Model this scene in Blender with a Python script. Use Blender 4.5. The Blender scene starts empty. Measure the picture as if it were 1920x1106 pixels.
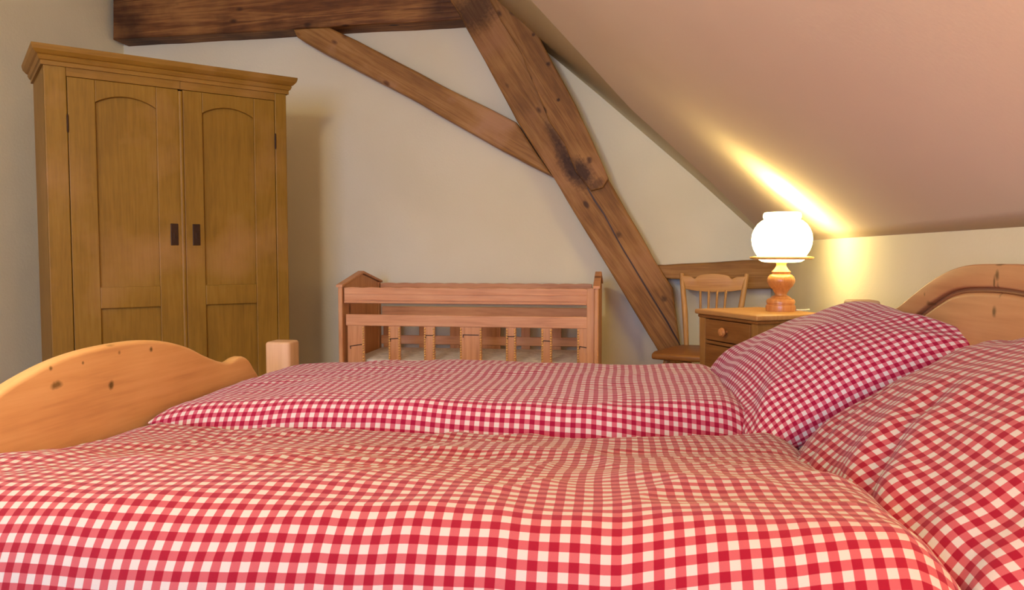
import bpy, bmesh, math, random
from mathutils import Vector, Matrix, noise
random.seed(7)
C = bpy.context.scene.collection
sc = bpy.context.scene
R = math.radians
# ------------------------------------------------------------------ camera
F, CX, CY, W_, H_ = 1450.0, 960.0, 553.0, 1920, 1106
PSI, PITCH, CZ = R(8), R(3.04), 1.0
cd = bpy.data.cameras.new('camera'); cam = bpy.data.objects.new('camera', cd); C.objects.link(cam)
cd.sensor_fit = 'HORIZONTAL'; cd.sensor_width = 36.0; cd.lens = 36.0*F/W_; cd.clip_start = .02
cam.location = (0, 0, CZ); cam.rotation_euler = (R(90)-PITCH, 0, PSI)
sc.camera = cam
# ------------------------------------------------------------------ world, lights, exposure
wd = bpy.data.worlds.new('world'); sc.world = wd; wd.use_nodes = True
wd.node_tree.nodes['Background'].inputs[0].default_value = (.8, .85, 1, 1)
wd.node_tree.nodes['Background'].inputs[1].default_value = .25
sc.view_settings.view_transform = 'Standard'; sc.view_settings.look = 'None'
sc.view_settings.gamma = 1; sc.view_settings.use_curve_mapping = False
sc.view_settings.exposure = 0.0
def lamp(name, kind, loc, power, col, size=.1, rot=None, sy=None):
    d = bpy.data.lights.new(name, kind); d.energy = power; d.color = col
    if kind == 'POINT': d.shadow_soft_size = size
    if kind == 'AREA':
        d.size = size
        if sy: d.shape = 'RECTANGLE'; d.size_y = sy
    o = bpy.data.objects.new(name, d); o.location = loc
    if rot: o.rotation_euler = rot
    C.objects.link(o); return o
lamp('ceiling_lamp_light', 'POINT', (-1.08, .52, 2.02), 78, (1, .87, .52), .10)
lamp('window_daylight', 'AREA', (-1.0, -2.9, 1.35), 150, (.38, .54, 1), 1.4, (R(89), 0, R(2)), 1.2)
lamp('near_bedside_lamp_light', 'POINT', (.62, .24, 1.14), 25, (1, .50, .13), .12)
# ------------------------------------------------------------------ picture -> world rays (used once, to place real geometry)
cp, sp, cs, ss = math.cos(PITCH), math.sin(PITCH), math.cos(PSI), math.sin(PSI)
def ray(px, py):
    x = (px-CX)/F; y = (CY-py)/F
    fwd = cp + y*sp; up = -sp + y*cp
    return Vector((x*cs - fwd*ss, x*ss + fwd*cs, up))
def atY(px, py, Y):
    r = ray(px, py); return Vector((0, 0, CZ)) + r*(Y/r.y)
def atX(px, py, X):
    r = ray(px, py); return Vector((0, 0, CZ)) + r*(X/r.x)
# ------------------------------------------------------------------ materials
def mat_base(name, rough=.6, spec=.4):
    m = bpy.data.materials.new(name); m.use_nodes = True
    nt = m.node_tree; b = nt.nodes['Principled BSDF']
    b.inputs['Roughness'].default_value = rough; b.inputs['Specular IOR Level'].default_value = spec
    return m, nt, b
def N(nt, t, **k):
    n = nt.nodes.new(t)
    for a, v in k.items(): setattr(n, a, v)
    return n
def ramp(nt, stops, fac):
    r = N(nt, 'ShaderNodeValToRGB'); e = r.color_ramp.elements
    while len(e) < len(stops): e.new(.5)
    for el, (p, c) in zip(e, stops): el.position = p; el.color = (*c, 1)
    nt.links.new(fac, r.inputs[0]); return r
def math_(nt, op, a, b=None, c=None):
    n = N(nt, 'ShaderNodeMath', operation=op)
    for i, v in enumerate((a, b, c)):
        if v is None: continue
        if isinstance(v, (int, float)): n.inputs[i].default_value = v
        else: nt.links.new(v, n.inputs[i])
    return n.outputs[0]
def mix(nt, f, a, b, mode='MIX'):
    n = N(nt, 'ShaderNodeMix', data_type='RGBA', blend_type=mode)
    for i, v in ((0, f), (6, a), (7, b)):
        if isinstance(v, (int, float)): n.inputs[i].default_value = v
        elif isinstance(v, tuple): n.inputs[i].default_value = (*v, 1)
        else: nt.links.new(v, n.inputs[i])
    return n.outputs[2]
def wood(name, dark, mid, light, axis='X', rough=.5, grain=1.0, knots=0.0, knotcol=(.06, .025, .01), fixed=(), blotch=None, bump=.25, offs=(0, 0, 0), spec=.3, ringw=.38):
    """procedural timber: long fibres along the given object axis, wavy year rings, optional knots"""
    m, nt, b = mat_base(name, rough, spec)
    tc = N(nt, 'ShaderNodeTexCoord'); mp = N(nt, 'ShaderNodeMapping')
    nt.links.new(tc.outputs['Object'], mp.inputs[0]); mp.inputs[1].default_value = offs
    st = {'X': (.06, 1, 1), 'Y': (1, .06, 1), 'Z': (1, 1, .06)}[axis]
    m2 = N(nt, 'ShaderNodeMapping'); nt.links.new(mp.outputs[0], m2.inputs[0]); m2.inputs[3].default_value = st
    n1 = N(nt, 'ShaderNodeTexNoise'); n1.inputs['Scale'].default_value = 9*grain; n1.inputs['Detail'].default_value = 6
    n1.inputs['Distortion'].default_value = .6
    nt.links.new(m2.outputs[0], n1.inputs['Vector'])
    rings = math_(nt, 'FRACT', math_(nt, 'MULTIPLY', n1.outputs[0], 9.0))
    rings = math_(nt, 'ABSOLUTE', math_(nt, 'SUBTRACT', rings, .5))          # 0..0.5 soft ring lines
    n2 = N(nt, 'ShaderNodeTexNoise'); n2.inputs['Scale'].default_value = 160*grain; n2.inputs['Detail'].default_value = 3
    nt.links.new(m2.outputs[0], n2.inputs['Vector'])
    n3 = N(nt, 'ShaderNodeTexNoise'); n3.inputs['Scale'].default_value = 3.0; n3.inputs['Detail'].default_value = 4
    nt.links.new(mp.outputs[0], n3.inputs['Vector'])
    f = math_(nt, 'MULTIPLY_ADD', rings, ringw, math_(nt, 'MULTIPLY', n2.outputs[0], .45))
    f = math_(nt, 'MULTIPLY_ADD', n3.outputs[0], .66, f)
    r = ramp(nt, [(.3, dark), (.62, mid), (.95, light)], f)
    col = r.outputs[0]
    if blotch:
        n4 = N(nt, 'ShaderNodeTexNoise'); n4.inputs['Scale'].default_value = blotch[2]; n4.inputs['Detail'].default_value = 6
        nt.links.new(mp.outputs[0], n4.inputs['Vector'])
        bl = ramp(nt, [(blotch[3], (0, 0, 0)), (blotch[4], (1, 1, 1))], n4.outputs[0])
        col = mix(nt, math_(nt, 'MULTIPLY', bl.outputs[0], blotch[1]), col, blotch[0])
    if knots > 0:
        m3 = N(nt, 'ShaderNodeMapping'); nt.links.new(mp.outputs[0], m3.inputs[0])
        m3.inputs[3].default_value = {'X': (.55, 1, 1), 'Y': (1, .55, 1), 'Z': (1, 1, .55)}[axis]
        v = N(nt, 'ShaderNodeTexVoronoi'); v.inputs['Scale'].default_value = knots
        nt.links.new(m3.outputs[0], v.inputs['Vector'])
        k = ramp(nt, [(.07, (1, 1, 1)), (.12, (0, 0, 0))], v.outputs['Distance'])
        col = mix(nt, math_(nt, 'MULTIPLY', k.outputs[0], .8), col, knotcol)
    for (c, rad, sx, strength) in fixed:                                       # single knots at known spots (object space)
        vs = N(nt, 'ShaderNodeVectorMath', operation='SUBTRACT'); nt.links.new(tc.outputs['Object'], vs.inputs[0]); vs.inputs[1].default_value = c
        vm = N(nt, 'ShaderNodeVectorMath', operation='MULTIPLY'); nt.links.new(vs.outputs[0], vm.inputs[0]); vm.inputs[1].default_value = sx
        nw = N(nt, 'ShaderNodeTexNoise'); nw.inputs['Scale'].default_value = 60; nt.links.new(tc.outputs['Object'], nw.inputs['Vector'])
        vl = N(nt, 'ShaderNodeVectorMath', operation='LENGTH'); nt.links.new(vm.outputs[0], vl.inputs[0])
        dd = math_(nt, 'ADD', vl.outputs['Value'], math_(nt, 'MULTIPLY', math_(nt, 'SUBTRACT', nw.outputs[0], .5), rad*1.1))
        k = math_(nt, 'SMOOTH_MIN', 1.0, math_(nt, 'MAXIMUM', 0.0, math_(nt, 'SUBTRACT', 1.6, math_(nt, 'DIVIDE', dd, rad))), .1)
        col = mix(nt, math_(nt, 'MULTIPLY', k, strength), col, knotcol)
    nt.links.new(col, b.inputs['Base Color'])
    bp = N(nt, 'ShaderNodeBump'); bp.inputs['Strength'].default_value = bump; bp.inputs['Distance'].default_value = .004
    nt.links.new(f, bp.inputs['Height']); nt.links.new(bp.outputs[0], b.inputs['Normal'])
    return m
def plaster(name, col, col2, scale=1.3, bump=.25):
    m, nt, b = mat_base(name, .92, .1)
    tc = N(nt, 'ShaderNodeTexCoord')
    n = N(nt, 'ShaderNodeTexNoise'); n.inputs['Scale'].default_value = scale; n.inputs['Detail'].default_value = 3
    nt.links.new(tc.outputs['Object'], n.inputs['Vector'])
    r = ramp(nt, [(.35, col), (.68, col2)], n.outputs[0]); nt.links.new(r.outputs[0], b.inputs['Base Color'])
    n2 = N(nt, 'ShaderNodeTexNoise'); n2.inputs['Scale'].default_value = 90; n2.inputs['Detail'].default_value = 4
    nt.links.new(tc.outputs['Object'], n2.inputs['Vector'])
    n3 = N(nt, 'ShaderNodeTexNoise'); n3.inputs['Scale'].default_value = 6; nt.links.new(tc.outputs['Object'], n3.inputs['Vector'])
    h = math_(nt, 'MULTIPLY_ADD', n3.outputs[0], 3.0, n2.outputs[0])
    bp = N(nt, 'ShaderNodeBump'); bp.inputs['Strength'].default_value = bump; bp.inputs['Distance'].default_value = .004
    nt.links.new(h, bp.inputs['Height']); nt.links.new(bp.outputs[0], b.inputs['Normal'])
    return m
def flat(name, col, rough=.6, metal=0, spec=.4):
    m, nt, b = mat_base(name, rough, spec)
    tc = N(nt, 'ShaderNodeTexCoord'); n = N(nt, 'ShaderNodeTexNoise'); n.inputs['Scale'].default_value = 40
    nt.links.new(tc.outputs['Object'], n.inputs['Vector'])
    r = ramp(nt, [(.3, tuple(c*.8 for c in col)), (.7, tuple(min(1, c*1.15) for c in col))], n.outputs[0])
    nt.links.new(r.outputs[0], b.inputs['Base Color']); b.inputs['Metallic'].default_value = metal
    return m
def gingham(name, white, pink, red, period=.0230):
    m, nt, b = mat_base(name, .85, .15)
    uv = N(nt, 'ShaderNodeUVMap'); uv.uv_map = 'UVMap'
    sx = N(nt, 'ShaderNodeSeparateXYZ'); nt.links.new(uv.outputs[0], sx.inputs[0])
    def stripe(o):
        fr = math_(nt, 'FRACT', math_(nt, 'DIVIDE', o, period))
        a = math_(nt, 'ABSOLUTE', math_(nt, 'SUBTRACT', fr, .5))               # 0..0.5
        mr = N(nt, 'ShaderNodeMapRange'); mr.inputs[1].default_value = .235; mr.inputs[2].default_value = .265
        nt.links.new(a, mr.inputs[0]); return mr.outputs[0]
    s1, s2 = stripe(sx.outputs[0]), stripe(sx.outputs[1])
    one = mix(nt, math_(nt, 'MAXIMUM', s1, s2), white, pink)
    col = mix(nt, math_(nt, 'MULTIPLY', s1, s2), one, red)
    nz = N(nt, 'ShaderNodeTexNoise'); nz.inputs['Scale'].default_value = 700; nt.links.new(uv.outputs[0], nz.inputs['Vector'])
    col = mix(nt, .25, col, mix(nt, nz.outputs[0], (.55, .55, .55), (1, 1, 1)), 'MULTIPLY')
    nt.links.new(col, b.inputs['Base Color'])
    b.inputs['Sheen Weight'].default_value = .15
    bp = N(nt, 'ShaderNodeBump'); bp.inputs['Strength'].default_value = .12; bp.inputs['Distance'].default_value = .001
    nt.links.new(nz.outputs[0], bp.inputs['Height']); nt.links.new(bp.outputs[0], b.inputs['Normal'])
    return m
M = {}
M['wall'] = plaster('cream_plaster', (.74, .66, .48), (.80, .73, .56))
M['wall_lightened'] = plaster('cream_plaster_lightened', (.80, .73, .54), (.86, .79, .60))  # same cream plaster, its colour lightened to make up for weak light there
M['slope'] = plaster('bounce_pink_plaster', (.72, .58, .46), (.77, .64, .51), .9, .08)  # pink light bounced off the red bedding is put into this colour
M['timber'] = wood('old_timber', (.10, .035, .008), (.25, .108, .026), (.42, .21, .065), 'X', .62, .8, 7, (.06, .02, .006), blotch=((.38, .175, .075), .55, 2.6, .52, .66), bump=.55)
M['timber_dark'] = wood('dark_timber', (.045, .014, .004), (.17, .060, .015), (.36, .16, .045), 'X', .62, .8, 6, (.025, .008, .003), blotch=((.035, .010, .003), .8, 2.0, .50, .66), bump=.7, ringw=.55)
M['timber_pale'] = wood('pale_timber', (.15, .055, .013), (.32, .145, .036), (.46, .24, .08), 'X', .6, .7, 7, (.09, .03, .01), blotch=((.44, .23, .12), .7, 2.6, .54, .66), bump=.5)
M['cabinet'] = wood('shaded_honey_pine', (.14, .045, .010), (.24, .090, .020), (.33, .14, .035), 'X', .4, .8, 6, (.12, .03, .01), bump=.2)  # honey pine darkened: shade on cabinet front and chair seat painted in
M['cabinet_z'] = wood('shaded_honey_pine_upright', (.18, .070, .015), (.30, .135, .032), (.38, .18, .05), 'Z', .4, .8, 6, (.12, .03, .01), bump=.2)  # same with upright grain, shade on the cabinet painted in
M['wardrobe'] = wood('ochre_painted_pine', (.165, .080, .007), (.245, .124, .012), (.300, .166, .024), 'Z', .5, .9, 0, blotch=((.42, .215, .080), .5, 2.6, .50, .72), bump=.15, ringw=.22)
M['wardrobe_x'] = wood('ochre_painted_pine_moulding', (.165, .075, .008), (.25, .120, .015), (.31, .165, .025), 'X', .5, .9, 0, blotch=((.42, .22, .07), .4, 4.0, .5, .7), bump=.15, ringw=.22)
M['pine'] = wood('pine_cot', (.42, .17, .075), (.62, .29, .14), (.72, .38, .20), 'X', .5, .8, 3.6, (.16, .045, .015), bump=.2)
M['pine_z'] = wood('pine_cot_upright', (.40, .16, .065), (.58, .27, .12), (.68, .35, .17), 'Z', .5, .8, 5.0, (.13, .035, .012), bump=.2)
M['honey'] = wood('honey_pine', (.32, .13, .035), (.47, .23, .070), (.56, .30, .11), 'X', .45, .8, 4, (.15, .05, .015), bump=.2)
M['honey_z'] = wood('honey_pine_upright', (.30, .13, .035), (.44, .22, .070), (.54, .29, .11), 'Z', .45, .8, 0, (.15, .05, .015), bump=.2)
M['lampwood'] = wood('turned_lamp_wood', (.33, .10, .025), (.52, .20, .055), (.64, .30, .10), 'Z', .3, 1.5, 0, spec=.5)
M['lampring'] = flat('pale_lamp_gallery', (.75, .42, .12), .35)
M['iron'] = flat('dark_iron', (.045, .022, .012), .45, .6)
M['sheet'] = flat('white_sheet', (.82, .76, .70), .9)
M['floor'] = wood('floor_pine', (.22, .10, .035), (.38, .19, .07), (.48, .27, .11), 'Y', .45, 1, 2.5)
M['gingham'] = gingham('red_gingham', (.47, .42, .39), (.385, .075, .088), (.24, .002, .018))
M['gingham_far'] = gingham('crimson_gingham', (.60, .53, .53), (.46, .092, .145), (.28, .003, .038))
# ------------------------------------------------------------------ mesh helpers
def obj(name, bm, m, parent=None, loc=None, rot=None, smooth=False, mods=None):
    me = bpy.data.meshes.new(name)
    bmesh.ops.recalc_face_normals(bm, faces=bm.faces)
    bm.to_mesh(me); bm.free()
    if m: me.materials.append(m)
    if smooth:
        me.polygons.foreach_set('use_smooth', [True]*len(me.polygons))
        if smooth != 'all':
            me.set_sharp_from_angle(angle=R(38))
    o = bpy.data.objects.new(name, me); C.objects.link(o)
    if parent: o.parent = parent
    if loc is not None: o.location = loc
    if rot is not None: o.rotation_euler = rot
    return o
def thing(name, label, cat, loc=(0, 0, 0), rz=0, group=None):
    o = bpy.data.objects.new(name, None); C.objects.link(o); o.empty_display_size = .1
    o.location = loc; o.rotation_euler = (0, 0, rz); tag(o, label, cat, group); return o
def tag(o, label, cat, group=None):
    o['label'] = label; o['category'] = cat
    if group: o['group'] = group
    return o
def struct(o): o['kind'] = 'structure'; return o
def box(x0, x1, y0, y1, z0, z1, bev=0.0, seg=2, bm=None):
    own = bmesh.new()
    bmesh.ops.create_cube(own, size=1)
    for v in own.verts:
        v.co = Vector(((x0+x1)/2 + v.co.x*(x1-x0), (y0+y1)/2 + v.co.y*(y1-y0), (z0+z1)/2 + v.co.z*(z1-z0)))
    if bev: bmesh.ops.bevel(own, geom=own.edges[:], offset=bev, segments=seg, affect='EDGES', profile=.5)
    if bm is None: return own
    return merge(bm, own)
def merge(bm, other):
    me = bpy.data.meshes.new('t'); other.to_mesh(me); other.free(); bm.from_mesh(me); bpy.data.meshes.remove(me); return bm
def prism(pts, d0, d1, plane='XZ', bev=0.0, seg=2):
    """polygon pts (a,b) extruded; plane XZ -> depth along Y, YZ -> depth along X, XY -> depth along Z"""
    bm = bmesh.new()
    def P(a, b, d): return {'XZ': (a, d, b), 'YZ': (d, a, b), 'XY': (a, b, d)}[plane]
    v0 = [bm.verts.new(P(a, b, d0)) for a, b in pts]; v1 = [bm.verts.new(P(a, b, d1)) for a, b in pts]
    n = len(pts)
    f0 = bm.faces.new(v0); f1 = bm.faces.new(v1[::-1])
    for i in range(n): bm.faces.new((v0[i], v1[i], v1[(i+1) % n], v0[(i+1) % n]))
    bmesh.ops.recalc_face_normals(bm, faces=bm.faces)
    if bev:
        ed = [e for e in bm.edges if (e.verts[0] in v0) == (e.verts[1] in v0)]
        bmesh.ops.bevel(bm, geom=ed, offset=bev, segments=seg, affect='EDGES', profile=.5)
    bmesh.ops.triangulate(bm, faces=[f for f in bm.faces if len(f.verts) > 4])
    return bm
def lathe(prof, seg=48, cap=True):
    bm = bmesh.new(); rings = []
    for r, z in prof:
        rings.append([bm.verts.new((r*math.cos(2*math.pi*k/seg), r*math.sin(2*math.pi*k/seg), z)) for k in range(seg)])
    for a, b in zip(rings, rings[1:]):
        for k in range(seg): bm.faces.new((a[k], a[(k+1) % seg], b[(k+1) % seg], b[k]))
    if cap: bm.faces.new(rings[0][::-1]); bm.faces.new(rings[-1])
    return bm
def tube(pts, radii, seg=12, bm=None):
    bm = bm or bmesh.new(); pts = [Vector(p) for p in pts]; rings = []
    for i, p in enumerate(pts):
        t = (pts[min(i+1, len(pts)-1)] - pts[max(i-1, 0)]).normalized()
        a = t.cross(Vector((0, 1, 0)));
        if a.length < .1: a = t.cross(Vector((1, 0, 0)))
        a.normalize(); b = t.cross(a)
        r = radii[i] if isinstance(radii, (list, tuple)) else radii
        rings.append([bm.verts.new(p + a*r*math.cos(2*math.pi*k/seg) + b*r*math.sin(2*math.pi*k/seg)) for k in range(seg)])
    for a, b in zip(rings, rings[1:]):
        for k in range(seg): bm.faces.new((a[k], a[(k+1) % seg], b[(k+1) % seg], b[k]))
    bm.faces.new(rings[0][::-1]); bm.faces.new(rings[-1]); return bm
def spline(pts, n=8):
    out = []
    for i in range(len(pts)-1):
        p0, p1, p2, p3 = pts[max(i-1, 0)], pts[i], pts[i+1], pts[min(i+2, len(pts)-1)]
        for k in range(n):
            t = k/n
            out.append(tuple(.5*((2*b) + (-a+c)*t + (2*a-5*b+4*c-d)*t*t + (-a+3*b-3*c+d)*t**3) for a, b, c, d in zip(p0, p1, p2, p3)))
    out.append(tuple(pts[-1])); return out
# ------------------------------------------------------------------ the room
YG, YB, XL, ZC = 4.55, -3.0, -3.105, 2.74
def kneeX(y): return .845 + (YG-y)*.031
ZK = 1.063                                                    # top of the low wall under the slope
struct(obj('floor', box(XL-.1, 1.2, YB-.1, YG+.1, -.1, 0), M['floor']))
struct(obj('wall_left', box(XL-.12, XL, YB-.1, YG+.1, 0, ZC+.1), M['wall_lightened']))
struct(obj('wall_back', box(XL, 1.2, YB-.12, YB, 0, ZC+.1), M['wall']))
# gable wall with a slanting right edge under the roof
gl = [atY(x, y, YG) for x, y in ((985, 60), (1026, 98), (1124, 179), (1300, 330), (1417, 435))]
gpts = [(XL, 0), (kneeX(YG), 0), (kneeX(YG), ZK)] + [(p.x, p.z) for p in reversed(gl)]
top = gl[0]; gpts += [(top.x-(ZC-top.z)/.9, ZC), (XL, ZC)]
struct(obj('wall_gable', prism([(a+(0.0), b) for a, b in gpts], YG, YG+.12, 'XZ'), M['wall']))
bm = bmesh.new()
vs = [bm.verts.new(p) for p in ((kneeX(YB), YB, 0), (kneeX(YG), YG, 0), (kneeX(YG), YG, ZK), (kneeX(YB), YB, ZK))]
vo = [bm.verts.new(v.co + Vector((.12, 0, 0))) for v in vs]
bm.faces.new(vs); bm.faces.new(vo[::-1])
for i in range(4): bm.faces.new((vs[i], vo[i], vo[(i+1) % 4], vs[(i+1) % 4]))
struct(obj('wall_right', bm, M['wall']))
# sloping ceiling: main plane, a soft crease, then a cove that runs back to the gable edge
edge = [(p.x, p.z) for p in gl]; edge = [(top.x-(ZC-top.z)/.9, ZC)] + edge + [(kneeX(YG), ZK)]
def edge_z(x):
    for (xa, za), (xb, zb) in zip(edge, edge[1:]):
        if xa <= x <= xb: return za + (zb-za)*(x-xa)/(xb-xa)
    return edge[0][1] if x < edge[0][0] else edge[-1][1]
PIT = .80
def plane_z(x, y): return ZK + PIT*(kneeX(y)-x)
def on_slope(px, py):
    r_ = ray(px, py); a = r_.z + PIT*(r_.x + .031*r_.y)
    return Vector((0, 0, CZ)) + r_*((ZK + PIT*(.845+.031*YG) - CZ)/a)
cre = sorted([(p.x, p.y) for p in (on_slope(*q) for q in ((987, 0), (1089, 110), (1178, 206), (1268, 287), (1345, 357)))])
cre = [(cre[0][0]-1.0, cre[0][1]-1.0*(cre[1][1]-cre[0][1])/(cre[1][0]-cre[0][0]))] + cre + [(kneeX(YG), YG-.02)]
def crease_y(x):
    for (xa, za), (xb, zb) in zip(cre, cre[1:]):
        if xa <= x <= xb: return za + (zb-za)*(x-xa)/(xb-xa)
    return cre[0][1] if x < cre[0][0] else cre[-1][1]
ys = [YB, -.5, .8, 1.9]
bm = bmesh.new(); cols = []
NX = 48; xa0 = edge[0][0]
for i in range(NX+1):
    k = i/NX; row = []
    for j, y in enumerate(ys + ['c0', 'c1', 'c2', 'g']):
        if j < len(ys):
            x = kneeX(y) + (xa0-.15-kneeX(y))*k; z = plane_z(x, y)
        else:
            yk = y; x = kneeX(YG) + (xa0-kneeX(YG))*k; yc = crease_y(x)
            if y == 'g': yy, z = YG+.002, edge_z(x)
            else:
                off = {'c0': -.03, 'c1': .0, 'c2': .03}[y]*min(1, 6*k); yy = min(yc+off, YG-.01)
                zg = edge_z(x); fr = max(0, (yy-yc))/(YG-yc)
                z = plane_z(x, yy)*(1-fr) + zg*fr + {'c0': 0, 'c1': .008, 'c2': .055}[yk]*min(1, 3*k)*(1-fr)
            y = yy; x = x + (kneeX(y)-kneeX(YG))*(1-k)
            row.append(bm.verts.new((x, y, z))); continue
        row.append(bm.verts.new((x, y, z)))
    cols.append(row)
for a, b in zip(cols, cols[1:]):
    for j in range(len(a)-1):
        fc = bm.faces.new((a[j], a[j+1], b[j+1], b[j])); fc.material_index = 1 if j >= len(a)-3 else 0
so = struct(obj('ceiling', bm, M['slope'], smooth='all')); so.data.set_sharp_from_angle(angle=R(2.0)); so.data.materials.append(M['wall'])
md = so.modifiers.new('thick', 'SOLIDIFY'); md.thickness = .08; md.offset = 1 if True else -1
struct(obj('ceiling', box(XL-.1, 1.2, YB-.1, YG+.1, ZC, ZC+.1), M['wall']))
# ------------------------------------------------------------------ timber frame against the gable
def timber(name, px, Yf, depth, m, label, ang=None, parent=None, bev=.012, jitter=.004, seed=1):
    """beam drawn as outline in the gable plane; built in its own frame with X along the beam"""
    P = [atY(x, y, Yf) for x, y in px]
    c = sum(P, Vector())/len(P)
    ca, sa = math.cos(ang), math.sin(ang)
    loc = [((p.x-c.x)*ca + (p.z-c.z)*sa, -(p.x-c.x)*sa + (p.z-c.z)*ca) for p in P]
    # subdivide the outline and roughen it like hewn timber
    pts = []
    for (a, b) in zip(loc, loc[1:]+loc[:1]):
        L = math.dist(a, b); n = max(1, int(L/.07))
        for k in range(n):
            t = k/n; x = a[0]+(b[0]-a[0])*t; z = a[1]+(b[1]-a[1])*t
            w = noise.noise(Vector((x*5, z*5, seed*9.1)))*jitter if 0 < k else 0
            pts.append((x+w, z+w))
    bm = prism(pts, 0, depth, 'XZ', bev, 2)
    o = obj(name, bm, m, parent)
    loc3 = Vector((c.x, Yf, c.z))
    if parent: loc3 = loc3 - parent.location
    o.location = loc3; o.rotation_euler = (0, -ang, 0)
    if label: tag(o, label, 'beam')
    return o
YT = 4.39
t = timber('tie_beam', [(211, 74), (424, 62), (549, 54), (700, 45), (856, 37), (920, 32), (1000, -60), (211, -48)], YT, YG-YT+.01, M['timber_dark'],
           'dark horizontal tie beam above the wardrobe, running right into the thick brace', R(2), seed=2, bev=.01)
t = timber('wall_brace', [(800, -72), (859, 24), (969, 227), (1036, 330), (1126, 479), (1226, 644), (1290, 750), (1345, 750), (1276, 650), (1262, 540), (1226, 485), (1140, 334), (1080, 197), (1026, 98), (975, 0), (938, -72)], YT-.035, YG-YT+.045, M['timber'],
           'thick brown roof brace slanting down from the ceiling to behind the chair', R(-56), seed=3)
brace = t
br_lap = timber('scarf_piece', [(890, -60), (918, 0), (939, 39), (978, 101), (1005, 167), (1029, 227), (1058, 268), (1079, 322), (1108, 358), (1130, 352), (1141, 334), (1080, 197), (1026, 98), (975, 0), (938, -60)], YT-.065, .034, M['timber'], None, R(-58), bev=.008, seed=5)
br_lap.parent = brace; br_lap.matrix_parent_inverse = (Matrix.Translation(brace.location) @ brace.rotation_euler.to_matrix().to_4x4()).inverted()
# long drying crack in the lower half of the brace: a thin dark split sliver let into the face
ck = timber('drying_crack', [(1100, 352), (1113, 376), (1131, 402), (1168, 470), (1215, 548), (1250, 605), (1277, 652), (1278.5, 651), (1252.5, 602.5), (1217.5, 546), (1170, 468), (1133, 400), (1115, 373), (1102, 351)], YT-.0365, .004, M['iron'], None, R(-58), bev=0, jitter=.002, seed=8)
ck.parent = brace; ck.matrix_parent_inverse = br_lap.matrix_parent_inverse.copy()
timber('wall_strut', [(549, 54), (590, 50), (617, 51), (670, 76), (782, 134), (872, 181), (968, 229), (1036, 330), (961, 291), (872, 242), (782, 190), (693, 143), (603, 96), (556, 69)], YT+.015, YG-YT-.005, M['timber_pale'],
       'slimmer lighter strut curving from the tie beam down to the thick brace', R(-31), seed=4)
timber('wall_rail', [(1225, 497), (1250, 497), (1300, 494), (1345, 492), (1400, 488), (1466, 487), (1475, 541), (1400, 542), (1290, 543), (1286, 524), (1262, 523), (1240, 521)], YT+.01, YG-YT, M['timber_pale'],
       'short weathered horizontal rail on the gable wall behind the spindle chair', R(0), seed=6, bev=.008)
def at_obj(o, px, py, Yf, par=None):
    m_ = Matrix.LocRotScale(o.location, o.rotation_euler, None)
    return tuple(m_.inverted() @ atY(px, py, Yf))
def stain(o, name, spots, Yf):
    m2 = wood(name, (.10, .035, .008), (.25, .108, .026), (.42, .21, .065), 'X', .62, .8, 7, (.035, .010, .003), blotch=((.38, .175, .075), .55, 2.6, .52, .66), bump=.55,
              fixed=[(at_obj(o, px, py, Yf), rad, sx, st) for px, py, rad, sx, st in spots])
    o.data.materials[0] = m2
stain(brace, 'stained_brace', [(1072, 318, .05, (.5, .3, 1.2), .85), (1052, 285, .03, (.4, .3, 1.3), .7), (1040, 255, .02, (.25, .3, 1.2), .7), (890, 20, .07, (.8, .3, .6), .7), (1160, 440, .012, (.8, .3, 1), .7), (1245, 560, .012, (.8, .3, 1), .7)], YT-.035)
stain(br_lap, 'stained_scarf', [(1092, 322, .035, (.5, .3, .9), .9), (1120, 345, .022, (1, .3, .6), .6), (1105, 300, .012, (.8, .3, 1), .8), (1028, 120, .010, (1, .3, 1), .9), (1047, 187, .008, (1, .3, 1), .9), (1000, 65, .008, (1, .3, 1), .8)], YT-.065)
# ------------------------------------------------------------------ wardrobe
wr = thing('wardrobe', 'tall ochre two-door wardrobe with arched panels standing across the left corner', 'wardrobe', (-2.407, 2.943, 0), R(44.08))
HB = 1.81
obj('side_panel', box(.03, .055, .04, .50, .04, HB, .003), M['wardrobe'], wr)
obj('side_panel', box(1.047, 1.072, .04, .50, .04, HB, .003), M['wardrobe'], wr)
obj('back_panel', box(.055, 1.047, .48, .495, .04, HB), M['wardrobe'], wr)
obj('bottom_panel', box(.055, 1.047, .06, .48, .08, .10), M['wardrobe_x'], wr)
obj('stile', box(.03, .114, .035, .060, .04, HB, .004), M['wardrobe'], wr)
obj('stile', box(1.014, 1.072, .035, .060, .04, HB, .004), M['wardrobe'], wr)
obj('top_rail', box(.114, .572, .035, .060, 1.7585, HB, .001), M['wardrobe_x'], wr)
obj('top_rail', box(.573, 1.014, .035, .060, 1.7585, HB, .001), M['wardrobe_x'], wr)
obj('plinth', box(.025, 1.078, .028, .060, 0, .14, .005), M['wardrobe_x'], wr)
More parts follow.
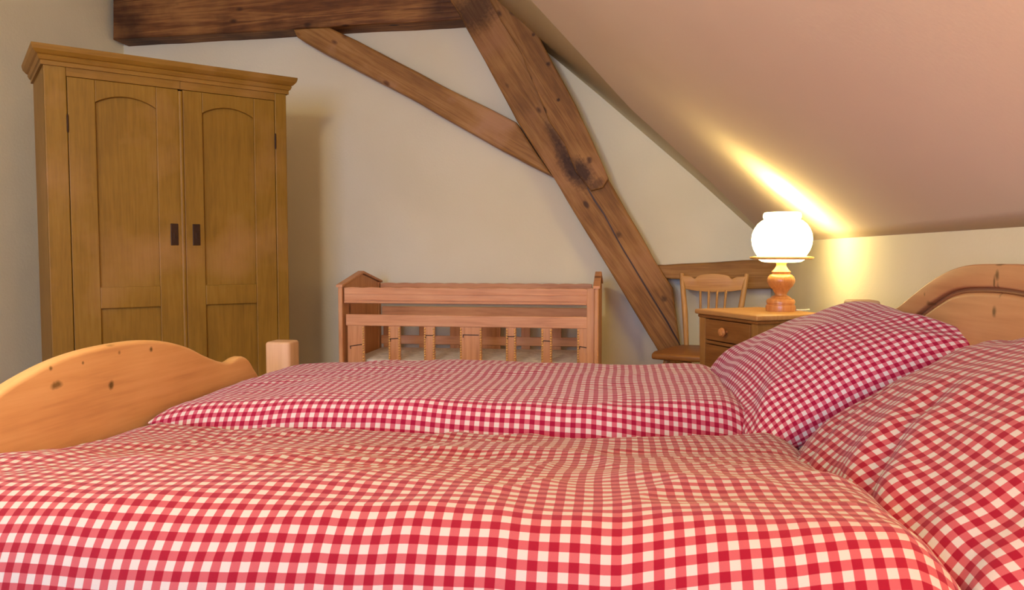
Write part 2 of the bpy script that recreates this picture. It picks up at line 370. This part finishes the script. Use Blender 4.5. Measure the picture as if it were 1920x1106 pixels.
# stepped cornice mitred round the front and both sides
prof = [(.0, 1.795), (-.010, 1.795), (-.010, 1.812), (-.016, 1.815), (-.022, 1.828), (-.020, 1.834), (-.028, 1.838), (-.040, 1.852), (-.044, 1.866), (-.044, 1.874), (.0, 1.874)]
bm = bmesh.new(); rows = []
for (o, z) in prof:
    x0, x1, y0 = .03+o, 1.072-o, .035+o
    rows.append([bm.verts.new(p) for p in ((x0, .50, z), (x0, y0, z), (x1, y0, z), (x1, .50, z))])
for a, b in zip(rows, rows[1:]+rows[:1]):
    for k in range(3): bm.faces.new((a[k], a[k+1], b[k+1], b[k]))
bm.faces.new([r[0] for r in rows]); bm.faces.new([r[3] for r in rows][::-1])
obj('cornice', bm, M['wardrobe_x'], wr)
obj('top_board', box(.03, 1.072, .035, .495, 1.80, 1.815), M['wardrobe_x'], wr)
def door(x0, x1, px0, px1, arc, lockx, keyside, z0=.15, z1=1.757):
    d = obj('door', None or _door_frame(x0, x1, px0, px1, arc, z0, z1), M['wardrobe'], wr)
    for zz0, zz1, ar in ((.24, .758, 0), (.852, None, 1)):
        # recessed field of the panel
        pts = [(px0-.012, zz0-.012), (px1+.012, zz0-.012)]
        if ar: pts += [(x, z+.012) for x, z in reversed(arcpts(px0-.006, px1+.006, arc))]
        else: pts += [(px1+.012, zz1+.012), (px0-.012, zz1+.012)]
        obj('door_panel', prism(pts, .053, .059, 'XZ'), M['wardrobe'], d)
    lk = obj('lock_plate', box(lockx-.017, lockx+.017, .0330, .0370, 1.040, 1.140, .002), M['iron'], d)
    obj('keyhole', box(lockx-.004, lockx+.004, .030, .036, 1.072, 1.098, .001), M['iron'], d)
    hx = x0-.002 if keyside > 0 else x1+.002
    for hz in (1.558, .50):
        obj('hinge', lathe([(.003, hz-.038), (.0042, hz-.03), (.0042, hz+.03), (.003, hz+.038)], 10), M['iron'], d, (hx, .034, 0))
    return d
def arcpts(a, b, arc, n=14):
    zs, rise = arc; c = (a+b)/2; h = (b-a)/2
    r = (h*h + rise*rise)/(2*rise)
    return [(x, zs - (r-rise) + math.sqrt(max(0, r*r-(x-c)**2))) for x in [a+(b-a)*k/n for k in range(n+1)]]
def _door_frame(x0, x1, px0, px1, arc, z0, z1):
    bm = bmesh.new()
    def pr(pts, bev=.003): merge(bm, prism(pts, .0365, .058, 'XZ', bev, 2))
    pr([(x0, z0), (px0, z0), (px0, z1), (x0, z1)]); pr([(px1, z0), (x1, z0), (x1, z1), (px1, z1)])
    pr([(px0, z0), (px1, z0), (px1, .24), (px0, .24)]); pr([(px0, .758), (px1, .758), (px1, .852), (px0, .852)])
    pr([(px0, z1)] + arcpts(px0, px1, arc) + [(px1, z1)])
    return bm
door(.116, .563, .222, .468, (1.660, .036), .534, 1)
door(.583, 1.012, .669, .910, (1.660, .036), .631, -1)
obj('cover_strip', tube([(.573, .043, .15), (.573, .043, 1.75)], .0125, 12), M['wardrobe'], wr, smooth=True)
# ------------------------------------------------------------------ cot
X0, X1, YF_, YR_ = -1.418, -.104, 3.75, 4.40
ct = thing('cot', 'pine baby cot with beaded slats and gabled ends against the gable wall', 'cot', ((X0+X1)/2, (YF_+YR_)/2, 0))
hx, hy = (X1-X0)/2, (YR_-YF_)/2
for s in (-1, 1):
    bm = bmesh.new()
    for zz in ((.28, .42), (.50, .62), (.70, .80)): pass
    e = hx-.022
    xa, xb = (s*hx, s*e) if s < 0 else (s*e, s*hx)
    pan = obj('end_panel', prism([(-hy+.05, .16), (hy-.05, .16), (hy-.05, .838), (0, .890), (-hy+.05, .838)], xa+.005, xb-.003, 'YZ', .003), M['pine_z'], ct)
    for yy in (-1, 1):
        obj('corner_post', box(min(xa, xb), max(xa, xb)+.0, yy*hy-.0 if yy < 0 else hy-.05, (-hy+.05) if yy < 0 else hy, 0, .838, .006), M['pine_z'], ct)
    # little gabled capping over the end
    cap = [(-hy-.01, .832), (0, .893), (hy+.01, .832), (hy+.01, .845), (0, .908), (-hy-.01, .845)]
    obj('gable_cap', prism(cap, xa-.006, xb+.006, 'YZ', .003), M['pine'], ct)
def side(y, sgn):
    """one long side: moulded top rail, second rail, cut-out boards with beaded edges"""
    top = obj('top_rail', prism(spline_top(), y-.012, y+.012, 'XZ', .003), M['pine'], ct)
    obj('moulding', box(-hx+.03, hx-.06, y-.019, y-.011, .752, .761, .002), M['pine'], top); obj('moulding', box(-hx+.03, hx-.06, y-.016, y-.011, .766, .770, .001), M['pine'], top); obj('moulding', box(-hx+.03, hx-.06, y-.015, y-.011, .796, .799, .001), M['pine'], top)
    obj('middle_rail', box(-hx+.035, hx-.03, y-.011, y+.011, .636, .694, .004), M['pine'], ct)
    obj('bottom_rail', box(-hx+.022, hx-.022, y-.012, y+.012, .24, .30, .004), M['pine'], ct)
    boards = [(-1.376, -1.286), (-1.161, -1.098), (-.977, -.920), (-.793, -.681), (-.561, -.509), (-.385, -.331), (-.209, -.127)]
    cxm = (X0+X1)/2
    for i, (a, b_) in enumerate(boards):
        a -= cxm; b_ -= cxm
        bd = obj('slat', box(a, b_, y-.007, y+.007, .29, .645, .003), M['pine_z'], ct)
        if sgn < 0:
            zn, tilt = [(.536, .16), (.573, .08), (.592, .0), (.597, .0), (.592, .0), (.573, -.05), (.544, -.16)][i]
            w_ = (b_-a)*.36
            nb = box(-w_, w_, -.0006, .0006, -.0022, .0022); box(-w_, -w_+.004, -.0006, .0006, -.014, 0, bm=nb)
            obj('saw_cut', nb, M['iron'], bd, ((a+b_)/2, y-.0074, zn), (0, -tilt, 0))
            for ex in ([a+.006, b_-.006] if 0 < i < 6 else ([b_-.006] if i == 0 else [a+.006])):
                bm = bmesh.new()
                for k in range(27):
                    s_ = bmesh.ops.create_icosphere(bm, subdivisions=1, radius=.0056)
                    bmesh.ops.translate(bm, verts=s_['verts'], vec=(ex, y-.009, .30+k*.0125))
                bo = obj('beading', bm, M['lampring'], bd, smooth='all'); bo['kind'] = 'stuff'
def spline_top():
    pts = [(-hx+.022, .762 if False else .752)]
    n = 26; a, b_ = -hx+.028, hx-.055
    low = [(a, .750), (b_, .750)]
    up = []
    for k in range(n*4+1):
        x = b_ + (a-b_)*k/(n*4); up.append((x, .829 + .003*abs(math.sin(math.pi*k/8))))
    return low + up
side(-hy+.025, -1); side(hy-.025, 1)
obj('lower_rail', box(-hx+.03, hx-.03, hy-.036, hy-.014, .475, .525, .003), M['pine'], ct)
# carved saw-cut notches shown on the front boards
obj('bead_post', box(hx-.058, hx-.022, -hy+.012, -hy+.038, .30, .834, .003), M['pine_z'], ct)
obj('bed_base', box(-hx+.03, hx-.03, -hy+.04, hy-.04, .33, .35), M['pine'], ct)
mt = obj('cot_mattress', box(-hx+.035, hx-.035, -hy+.05, hy-.05, .351, .46, .02, 3), M['sheet'], None, (ct.location.x, ct.location.y, 0), smooth=True)
tag(mt, 'thin white mattress lying inside the pine cot', 'mattress')
# ------------------------------------------------------------------ chair
ch = thing('spindle_chair', 'small wooden spindle-back chair in the corner behind the bedside cabinet', 'chair', (.462, 4.10, 0), R(-16))
SZ = .52
def seat_pts():
    raw = [(-.15, .04), (-.175, -.02), (-.225, -.30), (-.215, -.375), (-.12, -.40), (0, -.405), (.12, -.40), (.215, -.375), (.225, -.30), (.175, -.02), (.15, .04), (0, .055)]
    return raw
obj('seat', prism(seat_pts(), SZ-.032, SZ, 'XY', .011, 3), M['cabinet'], ch, smooth=True)  # darker wood carries the painted-in shade of the seat
for s in (-1, 1):
    obj('back_post', tube([(s*.125, .02, SZ-.01), (s*.140, .045, SZ+.16), (s*.168, .085, SZ+.375)], [.013, .0155, .013], 14), M['honey_z'], ch, smooth=True)
    obj('leg', tube([(s*.15, -.33, SZ-.03), (s*.175, -.35, .27), (s*.19, -.365, 0)], [.015, .021, .013], 12), M['honey_z'], ch, smooth=True)
    obj('leg', tube([(s*.125, .0, SZ-.03), (s*.145, .03, .27), (s*.16, .06, 0)], [.015, .021, .013], 12), M['honey_z'], ch, smooth=True)
    obj('stretcher', tube([(s*.178, -.352, .23), (s*.152, .038, .23)], .010, 10), M['honey_z'], ch, smooth=True)
obj('stretcher', tube([(-.165, -.16, .23), (.165, -.16, .23)], .010, 10), M['honey_z'], ch, smooth=True)
# crest rail: scooped top with two notches, bowed lower edge
up = spline([(-.163, .362), (-.118, .360), (-.095, .350), (-.07, .368), (0, .376), (.07, .368), (.095, .350), (.118, .360), (.163, .362)], 5)
lo = spline([(.155, .295), (.08, .284), (0, .280), (-.08, .284), (-.155, .295)], 5)
bm = prism([(a, b+SZ) for a, b in up+lo], .068, .082, 'XZ', .003)
obj('crest_rail', bm, M['honey'], ch, smooth=True)
for k, x in enumerate((-.066, -.022, .022, .066)):
    obj('spindle', tube([(x*.8, .028, SZ-.005), (x, .072, SZ+.29)], [.006, .0065], 8), M['honey_z'], ch, smooth=True)
# ------------------------------------------------------------------ bedside cabinet
e1a = math.atan2(-.883, .4695)
nc = thing('bedside_cabinet', 'pine bedside cabinet with two knobbed drawers beside the bed, carrying the lamp', 'cabinet', (.550, 3.216, 0), e1a)
NT = .770
def rect(w, d, ch_=.0): return [(-w, -d), (w, -d), (w, d), (-w, d)]
obj('cabinet_top', box(-.2055, .2055, -.165, .165, NT-.020, NT, .006, 3), M['honey'], nc, smooth=True)
obj('moulding', box(-.196, .196, -.155, .155, NT-.034, NT-.020, .005, 2), M['cabinet'], nc, smooth=True)
obj('side_panel', box(-.186, -.166, -.145, .145, .04, NT-.034, .002), M['cabinet_z'], nc)
obj('side_panel', box(.166, .186, -.145, .145, .04, NT-.034, .002), M['cabinet_z'], nc)
obj('back_panel', box(-.166, .166, .130, .140, .04, NT-.034), M['cabinet_z'], nc)
obj('stile', box(-.187, -.150, -.148, -.125, .04, NT-.034, .002), M['cabinet_z'], nc)
obj('stile', box(.150, .187, -.148, -.125, .04, NT-.034, .002), M['cabinet_z'], nc)
for z in (.632, .515, .04): obj('rail', box(-.150, .150, -.146, -.125, z, z+.012 if z > .1 else z+.07, .001), M['cabinet'], nc)
for z0, z1 in ((.648, .733), (.531, .628)):
    dr = obj('drawer', box(-.147, .147, -.150, -.130, z0, z1, .004), M['cabinet'], nc)
    obj('knob', lathe([(.006, 0), (.007, .008), (.016, .014), (.019, .022), (.015, .030), (.006, .033)], 20), M['lampwood'], dr, (0, -.150, (z0+z1)/2), (R(90), 0, 0), smooth=True)
do = obj('cabinet_door', box(-.147, .147, -.150, -.130, .115, .511, .004), M['cabinet_z'], nc)
obj('knob', lathe([(.006, 0), (.007, .008), (.016, .014), (.019, .022), (.015, .030), (.006, .033)], 20), M['lampwood'], do, (.115, -.150, .33), (R(90), 0, 0), smooth=True)
# ------------------------------------------------------------------ lamp
lp = thing('table_lamp', 'glowing globe lamp on a turned orange wooden base on the bedside cabinet', 'lamp', (.640, 3.235, NT))
k = .000428
P = [(0.01, 1022), (133, 1022), (136, 1000), (133, 968), (124, 962), (124, 950), (129, 945), (129, 925), (118, 908), (100, 903), (88, 893), (80, 882), (58, 874), (55, 866), (60, 848), (80, 815), (108, 785), (124, 750), (126, 725), (116, 698), (98, 681), (80, 674), (78, 666), (84, 660), (88, 652), (76, 640), (55, 615), (45, 596), (44, 580), (54, 562), (66, 548), (66, 540), (.01, 540)]
obj('turned_base', lathe([(r*k, (1022-y)*k) for r, y in P], 56, False), M['lampwood'], lp, smooth=True)
G = [(205, 528), (262, 536), (285, 527), (288, 518), (282, 512), (240, 506), (205, 508)]
obj('gallery', lathe([(r*k, (1022-y)*k) for r, y in G+G[:1]], 64, False), M['lampring'], lp, smooth=True)
bm = lathe([(r*k, (1022-y)*k) for r, y in [(54, 548), (66, 545), (66, 535), (54, 532)]], 32)
for a_ in range(3): 
    an = a_*2*math.pi/3 + .9; tube([(50*k*math.cos(an), 50*k*math.sin(an), 484*k), (210*k*math.cos(an), 210*k*math.sin(an), 505*k)], .003, 8, bm)
obj('gallery_arms', bm, M['lampring'], lp, smooth=True)
gm, nt, b = mat_base('lit_opal_glass', .25, .5)
b.inputs['Base Color'].default_value = (1, .92, .75, 1)
b.inputs['Emission Color'].default_value = (1, .86, .36, 1); b.inputs['Emission Strength'].default_value = 14
M['opal'] = gm
Gp = [(68, 560), (130, 563), (175, 557), (203, 540), (206, 515), (225, 492), (250, 450), (267, 400), (273, 350), (268, 300), (250, 250), (220, 205), (180, 172), (158, 163), (166, 157), (172, 135), (168, 108), (156, 97), (148, 102), (152, 130), (150, 158)]
obj('glass_globe', lathe([(r*k, (1022-y)*k) for r, y in Gp], 64, False), M['opal'], lp, smooth='all')
# fluorescent-white bulb standing in the globe, shines out of the open top
bm_, nt, b = mat_base('bulb_glow', .3); b.inputs['Emission Color'].default_value = (1, .84, .32, 1); b.inputs['Emission Strength'].default_value = 430
obj('bulb', lathe([(.012, 0), (.014, .02), (.028, .05), (.03, .075), (.02, .1), (.004, .108)], 24), bm_, lp, (0, 0, (1022-505)*k), smooth='all')
cb = obj('lamp_cable', tube([(.06, .0, .004), (.10, .02, .003), (.125, .06, .003)], .003, 8), M['sheet'], lp, smooth=True)
# ------------------------------------------------------------------ bed
bd = thing('double_bed', 'pine double bed with scroll-topped headboard and footboard and square posts', 'bed', (-.215, 1.67, 0))
bx, by = -.215, 1.67
HX, FX = .77-bx, -1.2-bx
def scroll(half):                 # mirrors a half profile (dy, z) into a closed board outline
    s = spline(half, 6); L = [(-y, z) for y, z in reversed(s)] + s[1:]
    return L
foot = [(0, -.2126), (.1, -.2155), (.2, -.228), (.31, -.256), (.40, -.292), (.486, -.321), (.545, -.331), (.590, -.324), (.63, -.325), (.67, -.345), (.706, -.380), (.76, -.415), (.90, -.43)]
head = [(0, -.020), (.14, -.024), (.25, -.040), (.36, -.070), (.46, -.105), (.58, -.148), (.68, -.168), (.75, -.165), (.80, -.185), (.84, -.215), (.90, -.225)]
fo = [(a, b+1) for a, b in scroll(foot)]
def fixed_on(px_list, X, off):
    return [(tuple(atX(px, py, X) - Vector(off)), rad, sx, st) for px, py, rad, sx, st in px_list]
fk = fixed_on([(107, 722, .011, (.7, .8, 1.6), .85), (210, 722, .0075, (.7, 1, .9), .95), (285, 655, .0055, (.7, 1, 1), .95), (97, 690, .004, (.7, 1, 1), .85), (157, 680, .003, (.7, 1, 1), .8), (225, 661, .004, (.7, 1, 1), .6), (212, 646, .007, (.7, .5, 2), .7)], -1.18, (bx, by, 0))
M['footwood'] = wood('honey_pine_footboard', (.52, .26, .10), (.68, .37, .15), (.76, .45, .20), 'Y', .42, .55, 0, (.13, .07, .01), fixed=fk, bump=.12, offs=(0, .3, .1))
fb = obj('footboard', prism(fo + [(.90, .20), (-.90, .20)], FX-.018, FX+.018, 'YZ', .010, 3), M['footwood'], bd, smooth=True)
hk = fixed_on([(1872, 516, .0065, (.7, 1, .8), .85), (1866, 530, .006, (.7, 1.6, .5), .8), (1872, 545, .006, (.7, 1.3, .5), .8), (1862, 584, .0075, (.7, 1.1, .8), .85), (1742, 571, .008, (.7, .7, 1), .7), (1735, 552, .004, (.7, 1, 1), .6), (1875, 496, .004, (.7, .3, 2), .8)], .752, (bx, by, 0))
M['headwood'] = wood('pine_headboard', (.36, .16, .065), (.46, .225, .098), (.53, .28, .13), 'Y', .45, .55, 0, (.10, .05, .01), fixed=hk, bump=.12, offs=(0, .7, .4))
ho = [(a, b+1) for a, b in scroll(head)]
hb = obj('headboard', prism(ho + [(.90, .25), (-.90, .25)], HX-.004, HX+.020, 'YZ', .006, 3), M['headwood'], bd, smooth=True)
arch = [(0, -.068), (.08, -.070), (.19, -.078), (.28, -.098), (.42, -.148), (.56, -.205), (.68, -.235), (.80, -.25)]
ar = [(a, b+1) for a, b in scroll(arch)]
# proud scrolled frame above the arch and a fielded panel below it
obj('headboard_frame', prism(ho + [(.90, .60), (.80, .60)] + ar[::-1] + [(-.80, .60), (-.90, .60)], HX-.020, HX-.002, 'YZ', .005, 3), M['headwood'], hb, smooth=True)
ar2 = [(a*.975, b-.024) for a, b in ar]
obj('raised_panel', prism([(a, b+.015) for a, b in ar2] + [(.775, .60), (-.775, .60)], HX-.016, HX-.002, 'YZ', .012, 3), M['headwood'], hb, smooth=True)
for X, zt in ((FX, .689), (HX, .852)):
    for s in (-1, 1):
        bm = box(X-.046, X+.046, s*.95-.046, s*.95+.046, 0, zt, 0)
        ve = [e for e in bm.edges if abs(e.verts[0].co.z-e.verts[1].co.z) > .1]
        bmesh.ops.bevel(bm, geom=ve, offset=.014, segments=4, affect='EDGES', profile=.5)
        te = [e for e in bm.edges if min(v.co.z for v in e.verts) > zt-.001]
        bmesh.ops.bevel(bm, geom=te, offset=.010, segments=3, affect='EDGES', profile=.5)
        obj('post', bm, M['post'] if 'post' in M else M.setdefault('post', wood('pale_pine_post', (.50, .30, .17), (.60, .37, .22), (.66, .43, .28), 'Z', .55, .6, 0, bump=.15)), bd, smooth=True)
for s in (-1, 1):
    obj('side_rail', box(FX+.046, HX-.046, s*.95-.016, s*.95+.016, .22, .42, .006), M['honey'], bd)
for i in range(12):
    x = FX+.12 + i*(HX-FX-.24)/11; obj('slat', box(x-.04, x+.04, -.93, .93, .27, .29, .003), M['honey'], bd)
def mattress(y0, y1, label):
    bm = box(-1.165, .735, y0, y1, .29, .50, .035, 4)
    o = obj('mattress', bm, M['sheet'], None, smooth=True); tag(o, label, 'mattress')
mattress(.755, 1.665, 'white-sheeted mattress under the near duvet, on the camera side of the bed')
mattress(1.675, 2.585, 'white-sheeted mattress under the far duvet, on the cot side of the bed')
# ------------------------------------------------------------------ soft things
def folds(x, y, seed, amp):
    """low wrinkles of a feather duvet"""
    v = Vector((x*2.1, y*3.2, seed))
    w = noise.noise(v)*.9
    q = Vector((x*3.0 + y*3.5 + .6*w, y*7.0 - x*2.4, seed+3))
    a = noise.noise(q)
    b = 1-abs(noise.noise(Vector((x*4.5+w, y*9-x*3.0, seed+7))))*2.2
    c = noise.noise(Vector((x*14, y*16, seed+11)))
    return amp*(w*.8 + a*.7 + max(0, b)**2*.35 + c*.16)
def edge_prof(n, r0, r1, L):
    """1D sampling: returns list of (position 0..L, height factor); quarter-ellipse ends"""
    out = []; m = 12
    for k in range(m): th = math.pi/2*k/m; out.append((r0*(1-math.cos(th)), math.sin(th)))
    for k in range(n+1): out.append((r0 + (L-r0-r1)*k/n, 1.0))
    for k in range(m-1, -1, -1): th = math.pi/2*k/m; out.append((L-r1*(1-math.cos(th)), math.sin(th)))
    return out
def duvet(name, label, x0, x1, yl, yh, zf, hf, Hbot, m, rx0, rx1, ry0, ry1, seed, amp, twist=0.0):
    """yl(x), yh(x): the two long edges; hf(x,y): puffed height above the seam; zf(x,y): seam height"""
    nx, ny = 150, 84
    ax = edge_prof(nx, rx0, rx1, x1-x0); bm = bmesh.new(); uvl = bm.loops.layers.uv.new('UVMap')
    T = []; Bt = []
    for (px, hx_) in ax:
        x = x0+px; a, b = yl(x), yh(x); ay = edge_prof(ny, ry0, ry1, b-a); rt = []; rb = []
        for (py, hy_) in ay:
            y = a+py; hh = (hx_**1.0)*(hy_**1.0)
            z = zf(x, y) + hf(x, y)*hh + folds(x, y, seed, amp)*min(1, hh*1.3)
            # soft, slightly wandering hem
            wy = .006*noise.noise(Vector((x*6, y*2, seed+20)))*(1-hy_)
            rt.append(Vector((x, y+wy, z))); rb.append(Vector((x, y+wy, zf(x, y)-Hbot*hh)))
        T.append(rt); Bt.append(rb)
    ni, nj = len(T), len(T[0])
    # arc-length coordinates so that the checks keep their size round the edges
    U = [[0]*nj for _ in range(ni)]; V = [[0]*nj for _ in range(ni)]
    ic, jc = ni//2, nj//2
    for j in range(nj):
        for i in range(ic+1, ni): U[i][j] = U[i-1][j] + (T[i][j]-T[i-1][j]).length
        for i in range(ic-1, -1, -1): U[i][j] = U[i+1][j] - (T[i][j]-T[i+1][j]).length
    for i in range(ni):
        for j in range(jc+1, nj): V[i][j] = V[i][j-1] + (T[i][j]-T[i][j-1]).length
        for j in range(jc-1, -1, -1): V[i][j] = V[i][j+1] - (T[i][j]-T[i][j+1]).length
    vt = [[bm.verts.new(p) for p in r] for r in T]
    border = lambda i, j: i in (0, ni-1) or j in (0, nj-1)
    vb = [[vt[i][j] if border(i, j) else bm.verts.new(Bt[i][j]) for j in range(nj)] for i in range(ni)]
    for i in range(ni-1):
        for j in range(nj-1):
            for vv, flip in ((vt, 0), (vb, 1)):
                q = [(i, j), (i+1, j), (i+1, j+1), (i, j+1)]
                if flip: q = q[::-1]
                vs = [vv[a][b] for a, b in q]
                if len(set(vs)) < 4: continue
                try: f = bm.faces.new(vs)
                except ValueError: continue
                for l, (a, b) in zip(f.loops, q):
                    cx_, cy_ = T[a][b].x, T[a][b].y
                    l[uvl].uv = (U[a][b] + twist*V[a][b] + .006*noise.noise(Vector((cx_*3, cy_*4, seed+31))), V[a][b] + .010*noise.noise(Vector((cx_*2.2, cy_*3, seed+37))))
    o = obj(name, bm, m, None, smooth='all'); tag(o, label, 'duvet'); return o
def lerp(x, pts):
    for (a, b), (c, d) in zip(pts, pts[1:]):
        if x <= c or (c, d) == pts[-1]:
            t = max(0, min(1, (x-a)/(c-a))); t = t*t*(3-2*t) if False else t
            return b + (d-b)*t
def smooth(x, a, b): t = max(0, min(1, (x-a)/(b-a))); return t*t*(3-2*t)
# far duvet
duvet('duvet', 'crimson and white gingham duvet on the far half, nearer the cot', -1.155, .335,
      lambda x: lerp(x, [(-1.155, 1.745), (-.9, 1.70), (-.55, 1.69), (0, 1.73), (.335, 1.86)]), lambda x: 2.60 - .03*smooth(x, -.2, .33),
      lambda x, y: .548 + .035*smooth(-x, .85, 1.15), lambda x, y: .105 - .03*smooth(-x, .7, 1.15), .045, M['gingham_far'], .34, .10, .07, .16, 3.3, .010)
# near duvet
duvet('duvet', 'red and white gingham duvet spread over the near half, filling the foreground', -1.155, .395,
      lambda x: .80 + .04*smooth(-x, .5, 1.1), lambda x: lerp(x, [(-1.155, 1.70), (-.6, 1.675), (0, 1.70), (.395, 1.82)]),
      lambda x, y: .535 - .005*smooth(y, 1.0, 1.6) + .03*smooth(-x, .8, 1.15), lambda x, y: .162 - .072*smooth(y, .92, 1.55) - .030*smooth(-x, .5, 1.15), .012, M['gingham'], .22, .11, .11, .10, 8.1, .0145)
def pillow(label, m, loc, rot, ux, uy, T, seed, sag=0.0, offs=0, creases=(), usc=1.0):
    n = 110; bm = bmesh.new(); uvl = bm.loops.layers.uv.new('UVMap'); grid = {}
    def P(i, j, side_):
        u = math.sin(math.pi/2*(-1+2*i/n)); v = math.sin(math.pi/2*(-1+2*j/n))
        a = max(0, (1-u*u))*max(0, (1-v*v)); h = T*(a**.42)
        pin = 1 - .075*(1-v*v)*abs(u)**2; pin2 = 1 - .075*(1-u*u)*abs(v)**2
        x, y = u*ux*pin, v*uy*pin2
        w = noise.noise(Vector((x*5, y*5, seed)))*.016 + noise.noise(Vector((x*11+3*y, y*11, seed+5)))*.007
        # creases that fan in from the corners
        for (cu, cv) in ((-1, -1), (1, -1), (-1, 1), (1, 1)):
            du, dv = u-cu, v-cv; r = math.hypot(du, dv); th = math.atan2(dv, du)
            w += .007*math.sin(th*9+seed)*math.exp(-((r-.45)/.3)**2)
        for (ax_, ay_, bx_, by_, dep, wid) in creases:
            t = max(0, min(1, ((x-ax_)*(bx_-ax_)+(y-ay_)*(by_-ay_))/((bx_-ax_)**2+(by_-ay_)**2)))
            bend = .03*math.sin(t*3.1)
            d_ = math.hypot(x-ax_-t*(bx_-ax_)+bend, y-ay_-t*(by_-ay_)-bend)
            w += dep*(1-t)**.6*(-math.exp(-(d_/wid)**2) + .9*math.exp(-((d_-2.6*wid)/(1.6*wid))**2))
        z = side_*h*(1 if side_ > 0 else .55) + (w*min(1, a**.42*1.4)) - sag*(u*u*.5+v*v*.5)
        return Vector((x, y, z))
    Tp = [[P(i, j, 1) for j in range(n+1)] for i in range(n+1)]
    U = [[0]*(n+1) for _ in range(n+1)]; V = [[0]*(n+1) for _ in range(n+1)]; c = n//2
    for j in range(n+1):
        for i in range(c+1, n+1): U[i][j] = U[i-1][j] + (Tp[i][j]-Tp[i-1][j]).length
        for i in range(c-1, -1, -1): U[i][j] = U[i+1][j] - (Tp[i][j]-Tp[i+1][j]).length
    for i in range(n+1):
        for j in range(c+1, n+1): V[i][j] = V[i][j-1] + (Tp[i][j]-Tp[i][j-1]).length
        for j in range(c-1, -1, -1): V[i][j] = V[i][j+1] - (Tp[i][j]-Tp[i][j+1]).length
    vt = [[bm.verts.new(p) for p in r] for r in Tp]
    vb = [[vt[i][j] if i in (0, n) or j in (0, n) else bm.verts.new(P(i, j, -1)) for j in range(n+1)] for i in range(n+1)]
    for i in range(n):
        for j in range(n):
            for vv in (vt, vb):
                q = [(i, j), (i+1, j), (i+1, j+1), (i, j+1)]
                if vv is vb: q = q[::-1]
                vs = [vv[a][b] for a, b in q]
                try: f = bm.faces.new(vs)
                except ValueError: continue
                for l, (a, b) in zip(f.loops, q): l[uvl].uv = (U[a][b]*usc+offs, V[a][b]*usc+offs*.7)
    o = obj('pillow', bm, m, None, loc, smooth='all'); o.rotation_euler = rot; tag(o, label, 'pillow'); return o
pillow('crimson gingham pillow on the far half of the bed, its corner against the headboard', M['gingham_far'], (.535, 2.15, .666), (R(0), R(-25), R(4)), .30, .40, .160, 1.7, usc=1.16)
pillow('red gingham pillow at the right edge, on the near half of the bed', M['gingham'], (.59, 1.31, .637), (R(0), R(-34), R(2)), .32, .45, .148, 5.2, creases=((-.31, -.24, .08, .08, .018, .020), (-.31, .10, .02, .26, .012, .018), (-.30, -.40, .05, -.30, .016, .022)))
